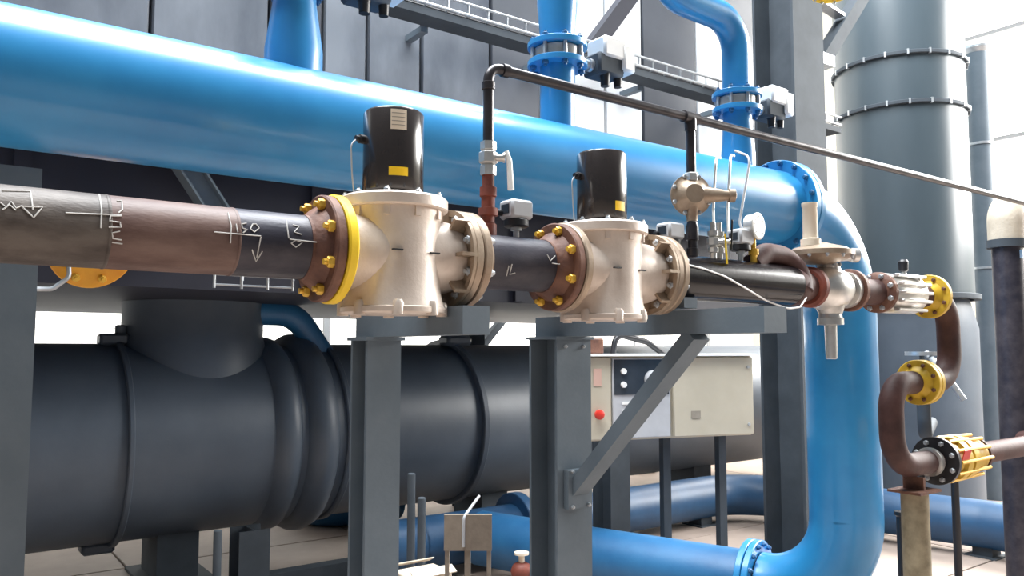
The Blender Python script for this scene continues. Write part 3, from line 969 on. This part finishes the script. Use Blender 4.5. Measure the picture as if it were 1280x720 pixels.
branch(366, .100, .074, at(366, -40, Y=HY).z, 'silver wafer valve with white actuator at the top edge on the left blue branch', upC, 'blue pipe continuing above the left wafer valve')
branch(697, .078, .078, zA, 'silver wafer valve with white actuator on the middle blue branch', upA, 'straight blue pipe rising from the middle wafer valve')
branch(921, .090, .076, zB, 'silver wafer valve with white actuator below the blue swan neck', upB, 'blue swan-neck pipe bending over the right wafer valve')

# header support column (left edge)
c1 = at(-12, 400, Y=2.95)
MB().hbeam((c1.x, 2.95, 0), (c1.x, 2.95, HZ - HR - .02), .22, .22, .016, .011, AX).build('column', 'steel', base=(c1.x, 2.95, 0), label='broad grey steel column standing at the left edge of the picture', cat='column')

# ================================================================== SUPPORT BRACKETS OF THE GAS LINE
def support(px, a, xb, y_end, htop, label, brace):
    ybase = None
    d = ray(px, 500)
    yb = xb * d.y / d.x
    s = thing('pipe_support', (xb, yb, 0), label, 'support', 'grey steel cantilever supports under the gas line')
    ft = htop - .105
    MB().hbeam((xb, yb, .02), (xb, yb, ft), a, a, .014, .010, AX).build('column', 'steel', s)
    MB().box((xb, yb, .01), (a + .10, a + .10, .02)).build('foot_plate', 'steel', s)
    MB().box((xb, yb, ft + .006), (a + .02, a + .02, .012)).build('cap_plate', 'steel', s)
    if brace:
        MB().prism([(-.06, 0), (.06, 0), (.06, .085), (.052, .085), (.052, .008), (-.052, .008), (-.052, .085), (-.06, .085)], (xb, yb + a / 2, ft + .012), AX, AZ, V(0, -1, 0), yb + a / 2 - y_end).build('arm', 'steel', s)
        MB().box((xb, y_end - .002, htop - .05), (.12, .004, .086)).build('end_plate', 'steel', s)
    else:
        MB().bar((xb, yb + a / 2, ft + .052), (xb, y_end, ft + .052), .09, .08, AX).build('arm', 'steel', s)
    if brace:
        zlow = at(722, 612, Y=yb - a / 2).z
        yt = at(872, 418, X=xb).y
        br = MB().bar((xb, yb - a / 2 - .012, zlow), (xb, yt, ft + .012), .085, .055, AX).build('brace', 'steel', s)
        MB().box((xb, yb - a / 2 - .02, zlow + .01), (.13, .03, .16)).build('gusset_plate', 'steel', s)
        for dz in (-.06, .085):
            for dx in (-.045, .045):
                put(BOLT_T, 'bolt', s, (xb + dx, yb - a / 2 - .035, zlow + dz), V(0, -1, 0))
        put(BOLT_T, 'bolt', s, (xb + .05, yb - a / 2, ft - .03), V(0, -1, 0))
        put(BOLT_T, 'bolt', s, (xb - .05, yb - a / 2, ft - .03), V(0, -1, 0))
    return s


support(469, .125, 1.245, 1.86, CAM_Z + .135, 'slim grey steel column with short arm under the first gas valve', False)
support(700, .19, 2.24, at(968, 396, X=2.24).y, CAM_Z + .148, 'broad grey steel column with long arm and diagonal brace under the second gas valve', True)
# saddle shoe under black pipe on the arm
MB().box((2.24, GY, (CAM_Z + .148 + GZ - GR) / 2 + .004), (.07, .10, GZ - GR - CAM_Z - .148 + .004)).build('pipe_shoe', 'steel', base=(2.24, GY, CAM_Z + .148), label='small grey shoe plate between the black gas pipe and the support arm', cat='bracket')

# ================================================================== DARK VESSEL
DY, DR = 6.7, .735
DZ = CAM_Z - DR + .045
vs = thing('dark_vessel', (2, DY, DZ - DR), 'huge dark grey horizontal vessel filling the lower background', 'vessel')
MB().lathe((-5, DY, DZ), AX, [(0, .2), (0, DR), (14.6, DR), (14.9, DR - .15), (15.0, DR - .45), (15.02, .1)], 96).build('shell', 'vessel', vs)


def vx(px):
    return at(px, 520, Y=DY - DR).x


r1 = MB().ring((vx(166), DY, DZ), AX, -.02, .02, DR - .01, DR + .035, 72, .008).build('girth_ring', 'vessel', vs)
x40 = vx(402)
MB().lathe((x40 - .36, DY, DZ), AX, [(0, DR - .005), (.03, DR + .03), (.08, DR + .055), (.13, DR + .06), (.18, DR + .045), (.22, DR - .005)], 72, False).build('expansion_ring', 'vessel', vs)
MB().lathe((x40 - .10, DY, DZ), AX, [(0, DR - .005), (.03, DR + .05), (.09, DR + .085), (.15, DR + .09), (.22, DR + .06), (.26, DR - .005)], 72, False).build('bellows', 'vessel', vs)
MB().ring((x40 + .22, DY, DZ), AX, 0, .05, DR - .01, DR + .03, 72, .01).build('expansion_ring', 'vessel', vs)
r3 = MB().ring((vx(606), DY, DZ), AX, -.03, .03, DR - .01, DR + .05, 72, .008).build('girth_ring', 'vessel', vs)
nx = at(242, 430, Y=DY).x
MB().lathe((nx, DY, DZ + .3), AZ, [(0, .56), (.42, .56), (.48, .53), (2.12 - DZ - .3, .53)], 56).build('nozzle', 'vessel', vs)
lg = at(128, 418, Y=DY - .1)
MB().box((vx(160), DY - .1, DZ + DR + .03), (.20, .16, .09), bev=.02).lathe((vx(160) + .05, DY - .1, DZ + DR + .06), AZ, [(0, .04), (.07, .04), (.08, .025)], 12).build('lifting_lug', 'vessel', vs)
MB().box((vx(150), DY - .05, DZ - DR - .02), (.22, .2, .08), bev=.02).build('drain_lug', 'vessel', vs)
bb = at(600, 423, Y=DY)
MB().box((vx(606) + .02, DY - .2, DZ + DR + .04), (.28, .2, .1), bev=.03).build('lifting_lug', 'vessel', vs)
for px in (212, 600, 860):
    x = at(px, 690, Y=DY).x
    MB().box((x, DY, (DZ - DR + .1) / 2 + .02), (.30, .5, DZ - DR + .10)).build('saddle', 'steel_dark', vs)
    MB().box((x, DY, .02), (.5, .7, .03)).build('foot_plate', 'steel_dark', vs)

# dark post in front of the vessel and thin posts
for px, Yp, wd, lab in ((314, 5.85, .22, 'dark square post under the vessel left of the slim support column'),
                        (764, 4.75, .21, 'dark steel post right behind the diagonal brace')):
    x = at(px, 600, Y=Yp).x
    top = 1.05 if px == 764 else .47
    b = MB().hbeam((x, Yp, .02), (x, Yp, top), wd, wd, .014, .012, AX)
    b.box((x, Yp, .01), (wd + .1, wd + .1, .02))
    b.build('steel_post', 'steel_dark', base=(x, Yp, 0), label=lab, cat='post')
for px, Yp, top, lab in ((273, 5.2, .62, 'thin grey upright left of the dark square post'),
                         (514, 4.6, .95, 'thin dark upright, left one of two beside the slim column'),
                         (527, 4.45, .82, 'thin dark upright, right one of two beside the slim column')):
    x = at(px, 640, Y=Yp).x
    MB().lathe((x, Yp, 0), AZ, [(0, .06), (.012, .06), (.013, .026), (top, .026), (top + .005, .02)], 16).build('thin_post', 'steel_dark', base=(x, Yp, 0), label=lab, cat='post')
a, c = at(330, 717, Z=.12), at(452, 700, Z=.12)
MB().bar(V(a.x - .6, a.y, .06), V(c.x + .2, a.y, .06), .12, .12, AZ).build('floor_rail', 'steel_dark', base=(a.x, a.y, 0), label='dark steel rail lying on the floor behind the slim column', cat='rail')

# ================================================================== BLUE PIPES NEAR THE FLOOR
B_Y, B_R, B_Z = 5.45, .20, .27
bpth = fillet([(3.1, B_Y, B_Z), (6.95, B_Y, B_Z), (7.35, 3.2, B_Z), (7.75, -3.0, B_Z)], .62, 12)
fb = thing('blue_floor_pipe', (5.5, B_Y, B_Z - B_R), 'blue pipe lying low behind the riser and bending towards the right', 'pipe')
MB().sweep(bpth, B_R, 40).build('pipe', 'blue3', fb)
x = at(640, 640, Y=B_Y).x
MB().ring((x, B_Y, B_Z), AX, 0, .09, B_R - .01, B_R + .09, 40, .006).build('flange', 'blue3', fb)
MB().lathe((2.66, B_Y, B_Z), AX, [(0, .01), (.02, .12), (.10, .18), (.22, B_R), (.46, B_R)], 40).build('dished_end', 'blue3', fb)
for px in (955, 1196):
    if px == 955:
        q = V(6.35, B_Y, 0)
    else:
        q = V(7.35, 3.2, 0)
    MB().box((q.x, q.y, .05), (.16, .16, .10)).box((q.x, q.y, .01), (.26, .26, .02)).build('pipe_foot', 'steel_dark', fb)
q = at(404, 638, Y=7.5)
q.z = .21
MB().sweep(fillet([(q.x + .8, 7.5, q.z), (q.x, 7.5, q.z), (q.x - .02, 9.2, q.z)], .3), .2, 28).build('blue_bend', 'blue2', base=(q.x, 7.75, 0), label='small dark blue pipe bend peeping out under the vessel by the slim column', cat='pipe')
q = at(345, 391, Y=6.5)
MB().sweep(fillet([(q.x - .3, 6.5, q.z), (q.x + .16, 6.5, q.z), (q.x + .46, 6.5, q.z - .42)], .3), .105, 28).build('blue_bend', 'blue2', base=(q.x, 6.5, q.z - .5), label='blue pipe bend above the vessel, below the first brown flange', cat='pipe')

# ================================================================== ENCLOSURE BEHIND THE HEADER
EY = 4.6
EB = 2.72


def ex(px, py=150):
    return at(px, py, Y=EY).x


en = thing('equipment_enclosure', (4, EY, EB), 'tall grey panelled enclosure behind the blue header', 'enclosure')
edges = [(-260, 'panel'), (-60, 'panel'), (184, 'panel'), (334, 'panel_dark'), (402, 'panel'), (458, 'panel'), (526, 'panel'), (613, 'panel_dark'), (676, 'panel_glare'), (757, 'panel_glare'), (804, 'panel_dark'), (872, 'panel_glare'), (905, 'panel_dark'), (1003, None)]  # white panels paint in glare; dark one left of the middle branch, shadow
xa = ex(-260)
xz = ex(1003)
MB().box(((xa + xz) / 2, EY + .95, 4.8), (xz - xa, 1.7, 3.4)).build('core', 'panel_dark', en)
for i in range(len(edges) - 1):
    x0, x1 = ex(edges[i][0]), ex(edges[i + 1][0])
    MB().box(((x0 + x1) / 2, EY + .03, 4.8), (x1 - x0 - .02, .06, 3.86), bev=.008).build('panel', edges[i][1], en)
# dark hood below
hx1 = ex(1003)
hdm = thing('dark_hood', (3, EY + .4, 2.1), 'dark navy hood in shadow below the enclosure', 'hood')
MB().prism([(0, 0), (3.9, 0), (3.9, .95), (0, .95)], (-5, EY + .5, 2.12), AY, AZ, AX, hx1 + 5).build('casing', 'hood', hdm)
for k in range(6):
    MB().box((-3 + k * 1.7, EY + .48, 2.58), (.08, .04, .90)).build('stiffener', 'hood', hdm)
# legs of the enclosure
for px, Yl, lab in ((586, 6.0, 'dark leg between hood and floor right of the first outlet flange'), (1500, 6.0, '')):
    if lab:
        x = at(px, 400, Y=7.6).x
        MB().hbeam((x, 7.6, 0), (x, 7.6, 2.1), .26, .26, .016, .012, AX).build('leg_column', 'steel_dark', base=(x, 7.6, 0), label=lab, cat='column')
p0, p1 = at(604, 430, Y=9.4), at(668, 350, Y=9.4)
MB().bar(p0 - (p1 - p0) * ((p0.z - .02) / (p1.z - p0.z)), p1, .10, .10, AY).build('diagonal_strut', 'steel_dark', base=p0, label='dark diagonal strut against the bright wall between the two supports', cat='strut')
p0, p1 = at(222, 190, Y=4.85), at(296, 305, Y=4.85)
MB().hbeam(p0, p1, .13, .13, .012, .010, AY).build('diagonal_strut', 'steel', base=p1, label='pale grey diagonal strut between blue header and gas pipe', cat='strut')
p0, p1 = at(738, 62, Y=4.45), at(800, -22, Y=4.45)
MB().bar(p0, p1, .10, .12, AY).build('diagonal_strut', 'hood', base=p0, label='dark diagonal strut at the top edge beside the middle branch', cat='strut')

# tall column behind the header on the right, with bracket
K = at(986, 100, Y=4.0)
kc = thing('tall_column', (K.x, 4.0, 0), 'tall grey steel column behind the blue elbow', 'column')
MB().hbeam((K.x, 4.0, .02), (K.x, 4.0, 7.0), .43, .40, .024, .016, AX).build('shaft', 'steel_dark', kc)
MB().box((K.x, 4.0, .01), (.6, .6, .02)).build('foot_plate', 'steel', kc)
q = at(1022, 76, Y=3.95)
MB().box((q.x + .04, 3.95, q.z), (.20, .16, .10)).build('clip', 'galv', kc)
p1 = at(1082, -14, Y=3.95)
MB().bar(q + V(.05, 0, 0), p1, .12, .12, AY).build('strut', 'steel_dark', kc)
MB().bar(V(q.x - .02, 3.95, q.z + .55), V(q.x + .38, 3.95, q.z + .50), .10, .03, AY).build('cross_tie', 'galv', kc)
yv = at(1040, -6, Y=3.4)
y_ = thing('yellow_flange_joint', yv, 'yellow bolted flange joint peeping in at the top edge', 'flange')
f = MB().lathe(yv, AZ, [(0, .15), (.03, .15), (.04, .10), (.12, .09)], 32).build('flange', 'yellow', y_)
bolts(f, BOLT_S, yv, -AZ, .125, 8)
MB().lathe(yv + V(0, 0, .1), AZ, [(0, .09), (.8, .09)], 24).build('pipe', 'brown_pipe', y_)

# cable tray
CY = 4.3
ctz = at(700, 55, Y=CY).z
cx0, cx1 = at(470, 0, Y=CY).x, at(1042, 158, Y=CY).x
ct = thing('cable_tray', (cx0, CY, ctz - .08), 'galvanised ladder cable tray running high along the enclosure', 'tray')
MB().box(((cx0 + cx1) / 2, CY, ctz - .08), (cx1 - cx0, .16, .05)).build('bottom_channel', 'steel_dark', ct)
for yy in (-.08, .08):
    MB().sweep([V(cx0, CY + yy, ctz + .045), V(cx1, CY + yy, ctz + .045)], .010, 8).build('side_rail', 'galv', ct)
    MB().sweep([V(cx0, CY + yy, ctz - .03), V(cx1, CY + yy, ctz - .03)], .012, 8).build('side_rail', 'galv', ct)
n = int((cx1 - cx0) / .155)
stile = MB().sweep(fillet([(0, -.08, .045), (0, -.08, -.035), (0, .08, -.035), (0, .08, .045)], .01, 2), .007, 6).mesh('rung')
stile.materials.append(M['galv'])
for k in range(n + 1):
    put(stile, 'rung', ct, (cx0 + k * .155, CY, ctz))
for k in range(5):
    xx = cx0 + (k + .4) * (cx1 - cx0) / 5
    MB().box((xx, CY + .20, ctz - .12), (.05, .22, .04)).build('bracket', 'steel', ct)
for k in range(3):
    MB().sweep([V(cx0, CY - .04 + k * .04, ctz - .035), V(cx1, CY - .03 + k * .035, ctz - .035)], .014, 8).build('cable', 'black', ct)

# ================================================================== TANK AT RIGHT
tk = at(1130, 300, Y=4.75)
TKX, TKY = tk.x, 4.75
dep = (V(TKX, TKY, 0) - V(0, 0, 0)).dot(V(_f.x, _f.y, 0).normalized())
TKR = .70
tt = thing('grey_tank', (TKX, TKY, 0), 'tall grey cylindrical tank with two bolted rings at right', 'tank')
zs = at(1180, 372, Y=TKY - .4).z
z1_, z2_ = at(1130, 38, Y=TKY - TKR).z, at(1130, 103, Y=TKY - TKR).z
MB().lathe((TKX, TKY, zs), AZ, [(0, TKR), (z2_ - zs, TKR)], 72).build('lower_shell', 'tank', tt)
MB().lathe((TKX, TKY, z2_), AZ, [(0, TKR), (z1_ - z2_, TKR)], 72).build('middle_shell', 'tank', tt)
MB().lathe((TKX, TKY, z1_), AZ, [(0, TKR), (3.5, TKR)], 72).build('upper_shell', 'tank', tt)
for zz_ in (z1_, z2_):
    r = MB().ring((TKX, TKY, zz_), AZ, -.022, .022, TKR - .01, TKR + .035, 72, .006).build('flange_ring', 'steel_dark', tt)
    for k in range(20):
        a = 2 * math.pi * k / 20
        MB().box((TKX + math.cos(a) * (TKR + .025), TKY + math.sin(a) * (TKR + .025), zz_), (.03, .02, .06), (V(math.cos(a), math.sin(a), 0), V(-math.sin(a), math.cos(a), 0), AZ)).build('clamp', 'galv', r)
MB().ring((TKX, TKY, zs), AZ, -.03, .03, TKR - .01, TKR + .06, 72, .006).build('base_ring', 'steel_dark', tt)
MB().lathe((TKX, TKY, 0), AZ, [(0, TKR + .02), (zs - .35, TKR + .02), (zs - .03, TKR - .06)], 72).build('skirt', 'vessel', tt)
# side pipe at the tank
sp = at(1229, 250, Y=4.3)
s_ = thing('tank_side_pipe', (sp.x, 4.3, 0), 'grey vertical pipe standing close to the right side of the tank', 'pipe')
zt_ = at(1229, 72, Y=4.3).z
MB().lathe((sp.x, 4.3, 0), AZ, [(0, .13), (zt_, .13)], 36).build('pipe_section', 'steel', s_)
zr_ = at(1229, 182, Y=4.3).z
MB().ring((sp.x, 4.3, zr_), AZ, -.015, .015, .128, .145, 36).build('seam_ring', 'galv', s_)
MB().ring((sp.x, 4.3, at(1229, 335, Y=4.3).z), AZ, -.012, .012, .128, .145, 36).build('seam_ring', 'galv', s_)
MB().lathe((sp.x, 4.3, zt_), AZ, [(0, .13), (.05, .17), (.08, .17), (.10, .05)], 36).build('cowl', 'galv', s_)

# ================================================================== CONTROL CABINET
cc = at(838, 497, Y=3.95)
th = math.radians(-17)
cu, cv = V(math.cos(th), math.sin(th), 0), V(-math.sin(th), math.cos(th), 0)
cabw = .585
zt1, zb1 = at(838, 445, Y=3.95).z, at(838, 548, Y=3.95).z
ch = zt1 - zb1
cb = thing('control_cabinet', (cc.x, cc.y, 0), 'beige control cabinet with red button, dark display and closed right door', 'cabinet')
AXC = (cu, cv, AZ)


def cp(u, v, z):
    return V(cc.x, cc.y, 0) + cu * u + cv * v + AZ * z


zc_ = (zt1 + zb1) / 2
cwid = (at(935, 497, Y=3.95) - at(742, 497, Y=3.95)).length * .86
hwid = cwid / 2
MB().box(cp(0, .13, zc_), (cwid, .25, ch), AXC, .01).build('body', 'beige', cb)
MB().box(cp(0, .10, zt1 + .008), (cwid + .03, .30, .016), AXC).build('top_edge', 'white', cb)
d1 = MB().box(cp(hwid * .5 + .004, -.008, zc_), (hwid - .02, .026, ch - .02), AXC, .006).build('door', 'beige', cb)
MB().box(cp(hwid * .28, -.0225, zc_ - ch * .22), (.075, .003, .055), AXC).build('door_label', 'grey_print', d1)
MB().lathe(cp(hwid - .05, -.018, zc_ + ch * .36), -cv, [(0, .012), (.01, .012)], 12).build('lock', 'galv', d1)
MB().lathe(cp(hwid - .05, -.018, zc_ - ch * .36), -cv, [(0, .012), (.01, .012)], 12).build('lock', 'galv', d1)
MB().box(cp(-hwid * .84, -.008, zc_), (hwid * .30, .026, ch - .02), AXC, .006).build('side_panel', 'beige', cb)
d2 = MB().box(cp(-hwid * .34, -.004, zc_), (hwid * .66, .020, ch - .03), AXC, .004).build('instrument_panel', 'greyplast', cb)
MB().box(cp(-hwid * .34, -.016, zc_ + ch * .25), (hwid * .62, .006, ch * .42), AXC).build('display', 'screen', d2)
MB().lathe(cp(-hwid * .22, -.019, zc_ + ch * .22), -cv, [(0, .065), (.02, .06), (.03, .045)], 28).build('dial', 'greyplast', d2)
for k in range(2):
    MB().lathe(cp(-hwid * .55, -.019, zc_ + ch * (.32 - k * .16)), -cv, [(0, .022), (.016, .02)], 14).build('knob', 'white', d2)
for k in range(3):
    MB().box(cp(-hwid * .50, -.016, zc_ - ch * (.06 + k * .09)), (.09, .006, .018), AXC).build('switch_strip', 'white', d2)
MB().lathe(cp(-hwid * .84, -.02, zc_ - ch * .18), -cv, [(0, .018), (.02, .018), (.022, .034), (.04, .034), (.046, .024)], 20).build('emergency_button', 'red', cb)
MB().box(cp(-hwid * .84, -.0225, zc_ + ch * .25), (.06, .003, .12), AXC).build('name_plate', 'carton_p', cb)
for u in (.03, hwid * .72):
    MB().box(cp(u, .14, zb1 / 2), (.06, .06, zb1), AXC).build('leg', 'steel_dark', cb)
MB().sweep(fillet([cp(-hwid * .55, .14, zt1 + .01), cp(-hwid * .5, .16, zt1 + .16), cp(-hwid * .1, .2, zt1 + .10), cp(hwid * .1, .2, zt1 + .01)], .1), .022, 12).build('conduit', 'black', cb)
MB().box(cp(-hwid * .80, .12, zt1 + .07), (.14, .1, .11), AXC, .01).build('terminal_box', 'rust', cb)

# ================================================================== SMALL THINGS LOW DOWN
# stand in the middle
st = at(585, 666, Y=3.3)
s = thing('pipe_stand', (st.x, 3.3, 0), 'small weathered brown steel stand with plate in the bottom middle', 'stand')
zt_ = at(585, 643, Y=3.3).z
wv = (at(618, 660, Y=3.3) - at(552, 660, Y=3.3)).length * .5
pu = V(math.sin(YAW), -math.cos(YAW), 0)
pv = V(math.cos(YAW), math.sin(YAW), 0)
AXS = (pu, pv, AZ)
sc_ = V(st.x, 3.3, 0)
wv = .115
MB().box(sc_ + AZ * (zt_ - .085), (wv * 2, .02, .17), AXS).build('plate', 'stand', s)
for k in (-.98, -.02, .98):
    MB().box(sc_ + pu * (k * (wv - .012)) + pv * .012 + AZ * ((zt_ - .16) / 2 + .01), (.028 if k > -.5 and k < .5 else .02, .03, zt_ - .16 - .02), AXS).build('leg', 'stand', s)
MB().box(sc_ + AZ * .01, (wv * 2.2, .16, .02), AXS).build('foot_plate', 'stand', s)
MB().sweep(fillet([sc_ - pv * .016 + AZ * (zt_ - .15) - pu * .02, sc_ - pv * .016 + AZ * (zt_ - .01) - pu * .02, sc_ + pu * .05 + pv * .1 + AZ * (zt_ + .07)], .03), .007, 8).build('bent_rod', 'greyplast', s)
# cartons on the floor behind the blue floor pipe
for px, Yc, w_, h_, m, lab in ((800, 8.2, .34, .36, 'carton', 'pale carton on the floor left of the cabinet leg'),
                               (845, 8.0, .26, .46, 'carton', 'taller pale carton on the floor right of the cabinet leg'),
                               (872, 8.3, .5, .38, 'carton_p', 'pinkish flat carton on the floor behind the blue pipe'),
                               (908, 8.4, .6, .34, 'beige2', 'beige wrapped bundle on the floor behind the blue pipe')):
    x = at(px, 600, Y=Yc).x
    c_ = thing('carton', (x, Yc, .01), lab, 'box', 'cartons behind the blue floor pipe')
    MB().box((x, Yc, .01 + h_ / 2), (w_, .3, h_), bev=.008).build('box', m, c_)
    MB().box((x, Yc - .151, .01 + h_ * .5), (.05, .003, h_ * .98)).build('tape', 'label', c_)
# white crate and orange valve near the bottom middle
q = at(528, 704, Y=3.9)
cr = thing('white_box', (q.x, 3.9, 0), 'white open carton standing at the bottom edge beside the stand', 'box')
MB().box((q.x, 3.9, q.z / 2 - .02), (.26, .2, q.z - .04), bev=.006).build('box', 'beige2', cr)
for sg in (-1, 1):
    MB().box((q.x, 3.9 + sg * .12, q.z - .02), (.26, .06, .006), (AX, V(0, 1, -.5 * sg).normalized(), V(0, .5 * sg, 1).normalized())).build('flap', 'beige2', cr)
q = at(652, 712, Y=4.4)
ov = thing('orange_valve', (q.x, 4.4, 0), 'rusty orange valve on a short pipe beside the broad column base', 'valve')
MB().lathe((q.x, 4.4, 0), AZ, [(0, .07), (.02, .07), (.02, .045), (q.z - .1, .045)], 20).build('stub', 'carton_p', ov)
MB().lathe((q.x, 4.4, q.z - .1), AZ, [(0, .09), (.03, .09), (.035, .06), (.09, .075), (.13, .06), (.15, .03)], 24).build('body', 'rust_red', ov)
MB().lathe((q.x, 4.4, q.z + .05), AZ, [(0, .02), (.05, .02), (.05, .05), (.065, .05)], 16).build('cap', 'label', ov)
# yellow blind flange below the inlet pipe
yf = at(116, 312, Y=3.2)
y_ = thing('blind_flange', (yf.x, 3.2, yf.z), 'orange-yellow flange peeping out below the left gas pipe', 'flange')
yn = V(.10, -.93, -.36).normalized()
f = MB().lathe(yf, yn, [(-.03, .143), (-.026, .147), (-.004, .147), (0, .143)], 48).build('disc', 'orange_y', y_)
bolts(f, BOLT_Y, yf, yn, .115, 8)
MB().sweep(fillet([yf - yn * .02, yf - yn * .3, yf - yn * .3 + V(-.3, .6, 0)], .2), .08, 28).build('neck_pipe', 'gas_dark', y_)
q = at(58, 345, Y=3.2)
MB().sweep(fillet([(q.x - .4, 3.2, q.z - .06), (q.x + .02, 3.2, q.z - .045), (q.x + .07, 3.2, q.z + .0), (q.x + .06, 3.25, q.z + .25)], .03), .008, 8).build('bent_rod', 'galv', base=q, label='thin bent silver rod beside the orange-yellow flange', cat='rod')
# small wire ladder under the inlet pipe
a, c = at(268, 349, Y=2.9), at(366, 357, Y=2.9)
wl = thing('wire_ladder', a, 'small silver wire ladder bracket below the gas pipe, left of the brown flange', 'bracket')
for dz in (.018, -.018):
    MB().sweep([V(a.x, 2.9, a.z + dz), V(c.x, 2.9, a.z + dz)], .0035, 8).build('rail', 'galv', wl)
for k in range(4):
    xx = a.x + (c.x - a.x) * (k / 3)
    MB().sweep([V(xx, 2.9, a.z - .03), V(xx, 2.9, a.z + .03)], .005, 8).build('rung', 'galv', wl)
MB().sweep([V(a.x + .1, 2.9, a.z), V(a.x + .1, 2.9, GZ - GR + .1)], .004, 8).build('hanger', 'galv', wl)
# black tripod stand at the lower right
q = at(1195, 640, Y=2.35)
lz = thing('black_stand', (q.x, 2.35, 0), 'thin black stand under the yellow fitting at lower right', 'stand')
MB().lathe((q.x, 2.35, .01), AZ, [(0, .022), (zl - .16, .022), (zl - .15, .05), (zl - .135, .05)], 14).build('pole', 'black', lz)
for k in range(3):
    a = 2 * math.pi * k / 3 + .4
    MB().bar(V(q.x, 2.35, .06), V(q.x + math.cos(a) * .3, 2.35 + math.sin(a) * .3, .012), .03, .02, AZ).build('foot', 'black', lz)
q = at(1126, 650, Y=2.5)
MB().lathe((q.x, 2.5, 0), AZ, [(0, .06), (.015, .06), (.016, .025), (q.z + .02, .025), (q.z + .03, .035), (q.z + .05, .035)], 14).build('black_post', 'black', base=(q.x, 2.5, 0), label='short black post hidden beside the mottled beige post', cat='post')
